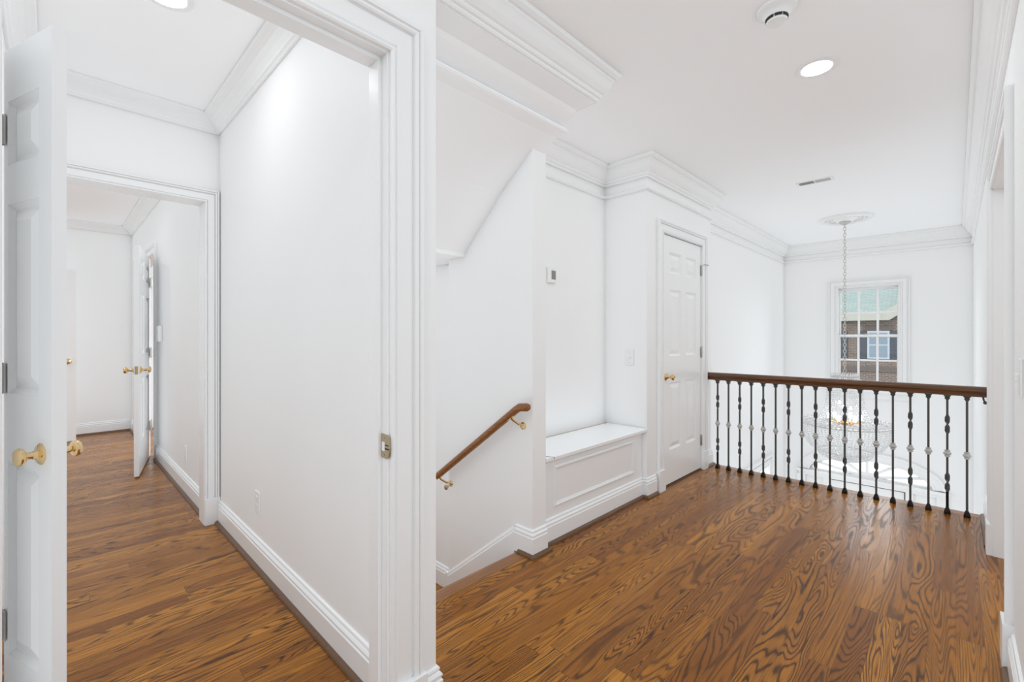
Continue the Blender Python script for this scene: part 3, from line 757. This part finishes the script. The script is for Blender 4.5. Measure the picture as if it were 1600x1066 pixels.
pm = MB().sweep([bl(XB,2.10,.205), bl(XB,3.035,.205), bl(XB,3.035,.447), bl(XB,2.10,.447)], (1,0,0), [(0,0),(0,.006),(.004,.010),(.010,.011),(.015,.007),(.022,.005),(.022,0)], closed=True, side=1)
pm.build('panel_moulding', 'trim', bn)
cv = MB().sweep([bl(XB,YS1+.001,.499), bl(XB,YA-.001,.499)], (0,0,1), [(0,0),(.03,0),(.02,-.012),(.008,-.02),(0,-.022)], side=-1)
cv.build('lid_moulding', 'trim', bn)

# ------------------------------------------------------------------ small wall fittings
th = thing('thermostat', 'small white thermostat with a grey display on the alcove back wall', 'thermostat', (XA, 2.478, 1.657))
MB().box(.0, .022, -.042, .042, -.055, .055).build('housing', 'plastic', th, bevel=.004)
tag(MB().box(.0215, .0235, -.018, .028, -.032, .030).build('display', 'lcd', th), 'grey display')
MB().box(.0215, .024, -.010, .004, .036, .046).build('button', 'plastic', th)
dm = thing('dimmer_switch', 'white dimmer plate with a round knob on the alcove side wall', 'switch', (-1.822, YA, 1.06))
MB().box(-.038, .038, -.006, .0, -.06, .06).build('plate', 'plastic', dm, bevel=.002)
mt = Vector((0,-1,0)).to_track_quat('Z','Y').to_matrix().to_4x4()
MB().lathe([(0,.005),(.011,.005),(.010,.016),(.008,.018),(0,.018)], 18, mt).build('knob', 'plastic', dm, smooth=True)
for z in (-.04,.04):
    MB().lathe([(0,.0055),(.003,.0055),(.003,.0068),(0,.0068)], 8, Matrix.Translation((0,0,z)) @ mt).build('screw', 'steel', dm)
def outlet(name, x, y, z, label):
    o = thing(name, label, 'outlet', (x, y, z), group='wall outlets along the corridor')
    MB().box(-.038, .038, -.006, 0, -.06, .06).build('plate', 'plastic', o, bevel=.002)
    for dz in (-.022, .022):
        r_ = MB().box(-.015, .015, -.0085, -.0055, dz-.014, dz+.014).build('socket', 'plastic', o, bevel=.003)
        s_ = MB().box(-.008, -.005, -.0092, -.008, dz-.004, dz+.006).box(.005, .008, -.0092, -.008, dz-.004, dz+.006)
        tag(s_.build('slot', 'grey', r_), 'grey plug slots')
    return o
outlet('wall_outlet', -2.672, YL, .33, 'white outlet on the long corridor wall nearest the viewer')
outlet('wall_outlet', -4.30, YFR, .305, 'white outlet on the far room wall past the doorway')
cpn = thing('control_panel', 'small white wall box in the shadow of the folded-back door', 'wall box', (-5.47, YFR, 1.25))
MB().box(-.075, .075, -.03, 0, -.075, .075).build('housing', 'plastic', cpn, bevel=.004)
MB().box(-.06, .06, -.032, -.029, -.055, .06).build('cover', 'plastic', cpn, bevel=.002)
sw = thing('light_switch', 'white switch plate on the right wall at the edge of the view', 'switch', (XR, 2.17, 1.09))
MB().box(-.006, 0, -.04, .04, -.06, .06).build('plate', 'plastic', sw, bevel=.002)
MB().box(-.016, -.005, -.008, .008, -.014, .012).build('toggle', 'plastic', sw, bevel=.002)
sp2 = thing('strike_plate', 'brass strike plate on the jamb of the tall corridor opening', 'strike plate', (-1.217, .700, .892))
pts2 = [(-.021,-.036),(.012,-.036),(.020,-.030),(.025,-.018),(.027,0),(.025,.018),(.020,.030),(.012,.036),(-.021,.036)]
sp_mb = MB(); hole = (-.014, .004, -.014, .014)
sp_mb.prism(pts2, 'y', -.0035, 0); sp_mb.build('plate', 'brassdull', sp2)
tag(MB().box(-.016, -.001, -.0045, -.003, -.014, .013).build('latch_hole', 'plastic', sp2), 'pale latch opening')
tag(MB().box(.004, .020, -.0045, -.003, .003, .006).box(.002, .022, -.0045, -.003, -.008, -.004).build('slot', 'dark', sp2), 'dark latch slots')
for z in (-.026, .026):
    MB().lathe([(0,.003),(.003,.003),(.003,.0046),(0,.0046)], 8, Matrix.Translation((-.006,0,z)) @ mt).build('screw', 'steel', sp2)

# ------------------------------------------------------------------ ceiling fittings
dn = Matrix.Rotation(PI, 4, 'X')
def recessed(x, y, z, label, r=.066, mat='lamp'):
    o = thing('recessed_light', label, 'ceiling light', (x, y, z), group='recessed ceiling lights')
    MB().lathe([(r,.0),(r+.026,.0),(r+.026,.003),(r+.018,.006),(r+.004,.005),(r,.004),(r,0)], 48, dn, caps=False).build('trim_ring', 'plastic', o, smooth=True)
    tag(MB().lathe([(0,.001),(r,.001),(r,.0035),(0,.0035)], 40, dn).build('lens', mat, o), 'glowing round lens')
    return o
recessed(-.503, 2.708, ZC, 'glowing round recessed light in the hall ceiling beside the smoke detector')
recessed(-2.34, .335, ZL, 'glowing round recessed light cut by the top edge over the corridor', mat='lampsoft')
for x, y, z, lb in ((-.45, -.35, ZC, 'added unseen recessed light brightening the near end of the hall'), (-.45, -1.7, ZC, 'added unseen recessed light brightening the back end of the hall'), (-5.3, -.3, ZL, 'added unseen recessed light brightening the far room')):  # out-of-view lights added to brighten the hall and the far room
    recessed(x, y, z, lb, mat='lampsoft' if x < -2 else 'lamp')
sd = thing('smoke_detector', 'round white smoke detector on the hall ceiling', 'smoke detector', (-.53, 2.105, ZC))
MB().lathe([(0,0),(.073,0),(.073,.008),(.069,.013),(.058,.018),(.047,.030),(.043,.040),(0,.040)], 48, dn).build('housing', 'plastic', sd, smooth=True)
cap_ = MB().lathe([(0,.0395),(.036,.0395),(.036,.044),(.039,.052),(.037,.058),(.030,.0605),(0,.061)], 40, dn); cap_.build('cap', 'plastic', sd, smooth=True)
gr = MB()
for k in range(8):
    a0 = 2*PI*k/8+.07; a1 = 2*PI*(k+1)/8-.07; st_ = [a0+(a1-a0)*q/5 for q in range(6)]
    for z0_, z1_ in ((.0405,.051),):
        for aa, ab in zip(st_, st_[1:]):
            gr.poly([(.0425*math.cos(aa),.0425*math.sin(aa),-z0_),(.0425*math.cos(ab),.0425*math.sin(ab),-z0_),(.0400*math.cos(ab),.0400*math.sin(ab),-z1_),(.0400*math.cos(aa),.0400*math.sin(aa),-z1_)])
            gr.poly([(.036*math.cos(aa),.036*math.sin(aa),-z0_),(.036*math.cos(ab),.036*math.sin(ab),-z0_),(.0425*math.cos(ab),.0425*math.sin(ab),-z0_),(.0425*math.cos(aa),.0425*math.sin(aa),-z0_)])
tag(gr.build('vent_slots', 'dark', sd), 'ring of dark vent slots')
cvn = thing('ceiling_vent', 'slim white air register flush in the ceiling before the medallion', 'air vent', (-.882, 4.672, ZC))
MB().box(-.135, .135, -.055, -.04, -.005, 0).box(-.135, .135, .04, .055, -.005, 0).box(-.135, -.115, -.04, .04, -.005, 0).box(.115, .135, -.04, .04, -.005, 0).box(-.004, .004, -.04, .04, -.005, 0).build('frame', 'plastic', cvn)
tag(MB().box(-.116, .116, -.041, .041, -.0012, 0).build('backing', 'duct', cvn), 'dark opening')
lv = MB()
for k in range(-11, 12):
    if k == 0: continue
    xx = k*.0097; tl = .0035*(1 if k < 0 else -1)
    lv.prism([(xx-tl-.0006, -.001),(xx-tl+.0006,-.001),(xx+tl+.0006,-.0058),(xx+tl-.0006,-.0058)], 'y', -.04, .04)
tag(lv.build('louvres', 'grey', cvn), 'grey slanted louvres')
md = thing('ceiling_medallion', 'round white plaster medallion around the chandelier chain', 'medallion', (-.904, 6.37, ZC))
MB().lathe([(0,0),(.247,0),(.247,.014),(.240,.028),(.222,.034),(.205,.028),(.195,.018),(.12,.016),(.10,.026),(.075,.034),(.06,.042),(0,.042)], 64, dn).build('disc', 'trim', md, smooth=True)
orn = MB()
for k in range(24):
    a = 2*PI*k/24
    orn.ball((.175*math.cos(a), .175*math.sin(a), -.020), .024, 2, (1,.55,.45) if k % 2 else (.55,1,.45))
for k in range(16):
    a = 2*PI*k/16; orn.ball((.135*math.cos(a), .135*math.sin(a), -.017), .017, 2, (1,1,.5))
orn.build('leaf_relief', 'trim', md, smooth=True)

# ------------------------------------------------------------------ chandelier
cx, cy = -.91, 6.37
ch = thing('chandelier', 'basket-shaped crystal bead chandelier hanging behind the railing', 'chandelier', (cx, cy, 0))
MB().lathe([(0,0),(.055,0),(.055,.008),(.045,.02),(.02,.035),(.008,.042),(0,.042)], 32, Matrix.Translation((0,0,ZC-.0425)) @ dn).build('canopy', 'rim', ch, smooth=True)
cn = MB(); z = ZC-.085; kk = 0
while z > .80:
    q = []
    for t in range(13):
        a = 2*PI*t/12; u, vv = .013*math.cos(a), .023*math.sin(a)
        q.append((u, 0, z+vv) if kk % 2 else (0, u, z+vv))
    cn.tube(q, .0035, 6); z -= .037; kk += 1
tag(cn.build('chain', 'rim', ch, smooth=True), 'long pale metal chain')
def hoop(r, z, t=.007):
    return MB().tube([(r*math.cos(2*PI*k/48), r*math.sin(2*PI*k/48), z) for k in range(49)], t, 6).build('hoop', 'rim', ch, smooth=True)
RT, ZT, RM, ZM = .125, .765, .410, .215
hoop(RT, ZT); hoop(RM, ZM, .010); hoop(.26, -.092, .006); hoop(.287, .222, .005)
MB().tube([(0,0,.80),(0,0,ZM)], .010, 10).build('stem', 'rim', ch)
for k in range(6):
    a = PI*k/6
    for z_, r_ in ((ZT,RT),(ZM,RM)): MB().tube([(-r_*math.cos(a),-r_*math.sin(a),z_),(r_*math.cos(a),r_*math.sin(a),z_)], .0035, 6).build('spoke', 'rim', ch)
hb = MB().lathe([(0,-.02),(.05,-.015),(.075,0),(.05,.015),(0,.02)], 24, Matrix.Translation((0,0,ZM+.03)))
for k in range(6):
    a = 2*PI*k/6+.3; hb.tube([(0,0,ZM+.03),(.10*math.cos(a),.10*math.sin(a),ZM+.02),(.15*math.cos(a),.15*math.sin(a),ZM+.045)], .008, 8)
tag(hb.build('candle_arms', 'copper', ch, smooth=True), 'copper coloured arm cluster')
def strand(mb, pts, r, gap):
    acc = 0
    for a_, b_ in zip(pts, pts[1:]):
        a_, b_ = Vector(a_), Vector(b_); d_ = (b_-a_).length; s_ = acc
        while s_ < d_:
            mb.ball(a_.lerp(b_, s_/d_), r, 1, (1.1,1.1,.9)); s_ += gap
        acc = s_-d_
def prof_strands(name, n, prof, r, gap, label):
    mb = MB()
    for k in range(n):
        a = 2*PI*(k+.5)/n
        strand(mb, [(rr*math.cos(a), rr*math.sin(a), zz_) for rr, zz_ in prof], r, gap)
    o = mb.build(name, 'crystal', ch); tag(o, label); o['kind'] = 'stuff'
bell = [(.132,.755),(.150,.70),(.163,.64),(.170,.56),(.176,.48),(.188,.41),(.212,.34),(.245,.27),(.285,.222)]
prof_strands('bell_strands', 46, bell, .0086, .0250, 'clear crystal strands flaring from neck to rim')
top = [(.29,.222),(.35,.226),(.40,.232)]
prof_strands('shoulder_strands', 48, top, .0086, .0250, 'clear crystal strands reaching out to the rim')
bowl = [(.416,.215),(.414,.13),(.398,.06),(.365,-.005),(.320,-.055),(.262,-.090)]
prof_strands('bowl_strands', 66, bowl, .0092, .0260, 'clear crystal strands of the lower basket')
bot = [(.258*math.cos(u*PI/2), -.098-.100*math.sin(u*PI/2)) for u in [i/14 for i in range(14)]]
prof_strands('basket_strands', 42, bot, .0086, .0250, 'clear crystal strands closing the bottom')
cm = MB()
for k in range(30):
    a = 2*PI*k/30; cm.ball((RT*math.cos(a), RT*math.sin(a), ZT+.02), .013, 1, (.7,.7,1.4))
    
for k in range(72):
    a = 2*PI*k/72; cm.ball((RM*1.02*math.cos(a), RM*1.02*math.sin(a), ZM+.035), .012, 1, (.8,.8,1.5))
o = cm.build('rim_crystals', 'crystal', ch); tag(o, 'row of drop crystals on the hoops'); o['kind'] = 'stuff'
for k in range(6):
    a = 2*PI*k/6+.3
    tag(MB().ball((.15*math.cos(a), .15*math.sin(a), ZM+.085), .018, 2, (1,1,2)).build('bulb', 'bulb', ch, smooth=True), 'glowing candle bulb')
for a, z_ in ((.6,.40),(2.7,.46),(4.6,.42)):
    tag(MB().ball((.06*math.cos(a), .06*math.sin(a), z_), .012, 2, (1,1,1.8)).build('bulb', 'bulb', ch, smooth=True), 'glowing candle bulb')

# ------------------------------------------------------------------ outside
YH = 25.6
hs = thing('neighbour_house', 'brick house with grey-green shingle roof seen through the foyer window', 'house', (-2.5, YH, -4))
def hp(mb, name, mat, label=None):
    for v_ in mb.bm.verts: v_.co -= Vector((-2.5, YH, -4))
    o = mb.build(name, mat, hs)
    if label: tag(o, label)
    return o
hp(MB().box(-8, 6, YH, YH+.3, -4, 2.0).prism([(-2.28,2.0),(6,2.0),(6,8.5),(3.4,6.7)], 'y', YH, YH+.3), 'wall', 'brick')
hp(MB().box(-8.4, 6, YH-.04, YH, -.34, -.10), 'brick_band', 'soldier', 'band of upright bricks')
hp(MB().box(-8.5, -2.30, YH-.43, YH, 1.94, 2.28), 'eave', 'fascia', 'cream eave board')
rk = MB().prism([(-2.32,1.94),(-2.05,1.94),(3.4,6.0),(3.4,6.45),(-2.35,2.22)], 'y', YH-.42, YH-.02)
hp(rk, 'rake_board', 'fascia', 'cream raking board of the gable')
rf = MB(); rf.poly([(-8.6,YH-.5,2.26),(-2.45,YH-.39,2.10),(3.5,YH-.39,6.3),(3.5,YH+7.0,7.8),(-3.2,YH+6.0,6.4),(-8.6,YH+.9,3.2)])
hp(rf, 'roof', 'shingle')
wn = hp(MB().box(-2.835, -2.06, YH-.05, YH, .245, 1.485), 'window_frame', 'housewhite', 'pale window frame')
pn_ = MB()
for xx in (-2.755, -2.425):
    for z0_, z1_ in ((.32,.83),(.89,1.39)): pn_.box(xx, xx+.285, YH-.06, YH-.045, z0_, z1_)
for v_ in pn_.bm.verts: v_.co -= Vector((-2.5, YH, -4))
tag(pn_.build('pane', 'housepane', wn), 'curtained panes')
for s0, s1 in ((-3.11,-2.85), (-2.045,-1.785), (-3.82,-3.55)):
    hp(MB().box(s0, s1, YH-.05, YH, .245, 1.485), 'shutter', 'shutter', 'dark navy shutter')
hp(MB().box(-2.93, -1.96, YH-.03, YH, 1.5, 1.72), 'lintel', 'soldier', 'upright brick lintel')
tr = thing('tree', 'dark green tree beyond the roof of the brick house', 'tree', (-8.0, 36, -4))
MB().tube([(0,0,0),(.1,0,4),(0,.1,8)], .3, 10, [.35,.28,.12]).build('trunk', 'bark', tr, smooth=True)
lf = MB()
for k in range(900):
    a = random.uniform(0,2*PI); zz_ = random.uniform(4,12); r_ = 3.0*math.sin(PI*(zz_-3.2)/9.6)*math.sqrt(random.random())
    c_ = Vector((r_*math.cos(a), r_*math.sin(a), zz_)); d1_ = Vector((random.gauss(0,1),random.gauss(0,1),random.gauss(0,1))).normalized()*.28; d2_ = d1_.cross(Vector((random.gauss(0,1),random.gauss(0,1),random.gauss(0,1)))).normalized()*.2
    lf.poly([c_-d1_, c_-d2_, c_+d1_, c_+d2_])
lf.build('foliage', 'leaf', tr)
struct(MB().box(-40, 40, 9.0, 60, -4.1, -4.0), 'ground', 'ground', 'pale paving outside the house', 'ground')

# ------------------------------------------------------------------ light
wd = bpy.data.worlds.new('world'); sc.world = wd; wd.use_nodes = True; nt = wd.node_tree
bg = nt.nodes['Background']
sky = nt.nodes.new('ShaderNodeTexSky'); sky.sky_type = 'NISHITA'; sky.sun_disc = False; sky.sun_elevation = math.radians(50); sky.sun_rotation = math.radians(200)
mx = nt.nodes.new('ShaderNodeMix'); mx.data_type = 'RGBA'; mx.inputs[0].default_value = .96
mx.inputs[7].default_value = (.955, .98, 1.0, 1)
nt.links.new(sky.outputs[0], mx.inputs[6]); nt.links.new(mx.outputs[2], bg.inputs['Color'])
bg.inputs['Strength'].default_value = 4.0

def portal(name, loc, rot, sx, sy):
    l = bpy.data.lights.new(name, 'AREA'); l.shape = 'RECTANGLE'; l.size = sx; l.size_y = sy; l.cycles.is_portal = True
    o = bpy.data.objects.new(name, l); COL.objects.link(o); o.location = loc; o.rotation_euler = rot
portal('daylight_portal_window', ((WX0+WX1)/2, YF+.14, (WZ0+WZ1)/2), (-PI/2, 0, 0), .7, 1.42)
portal('daylight_portal_far_side', (-6.3, 3.2, 1.3), (-PI/2, 0, 0), 3.4, 2.6)

# ------------------------------------------------------------------ camera and view
cam = bpy.data.cameras.new('camera'); co = bpy.data.objects.new('camera', cam); COL.objects.link(co)
cam.sensor_width = 36; cam.lens = 706/1600*36; cam.shift_y = -6.6/1600; cam.clip_start = .02; cam.clip_end = 300
co.location = (0, 0, 1.22); co.rotation_euler = (PI/2, 0, math.radians(44.5))
sc.camera = co
sc.view_settings.view_transform = 'Standard'; sc.view_settings.look = 'None'; sc.view_settings.gamma = 1
sc.view_settings.use_curve_mapping = False
sc.view_settings.exposure = 0.16
sc.cycles.max_bounces = 14; sc.cycles.diffuse_bounces = 10; sc.cycles.glossy_bounces = 4; sc.cycles.transmission_bounces = 6; sc.cycles.transparent_max_bounces = 8
sc.cycles.sample_clamp_indirect = 6
# ambient term of the renderer for the light beyond the second bounce
sc.cycles.use_fast_gi = True; sc.cycles.fast_gi_method = 'REPLACE'; sc.cycles.ao_bounces = 2; sc.cycles.ao_bounces_render = 2
wd.light_settings.ao_factor = .255; wd.light_settings.distance = .13
sc.cycles.use_denoising = True; sc.cycles.denoising_prefilter = 'NONE'
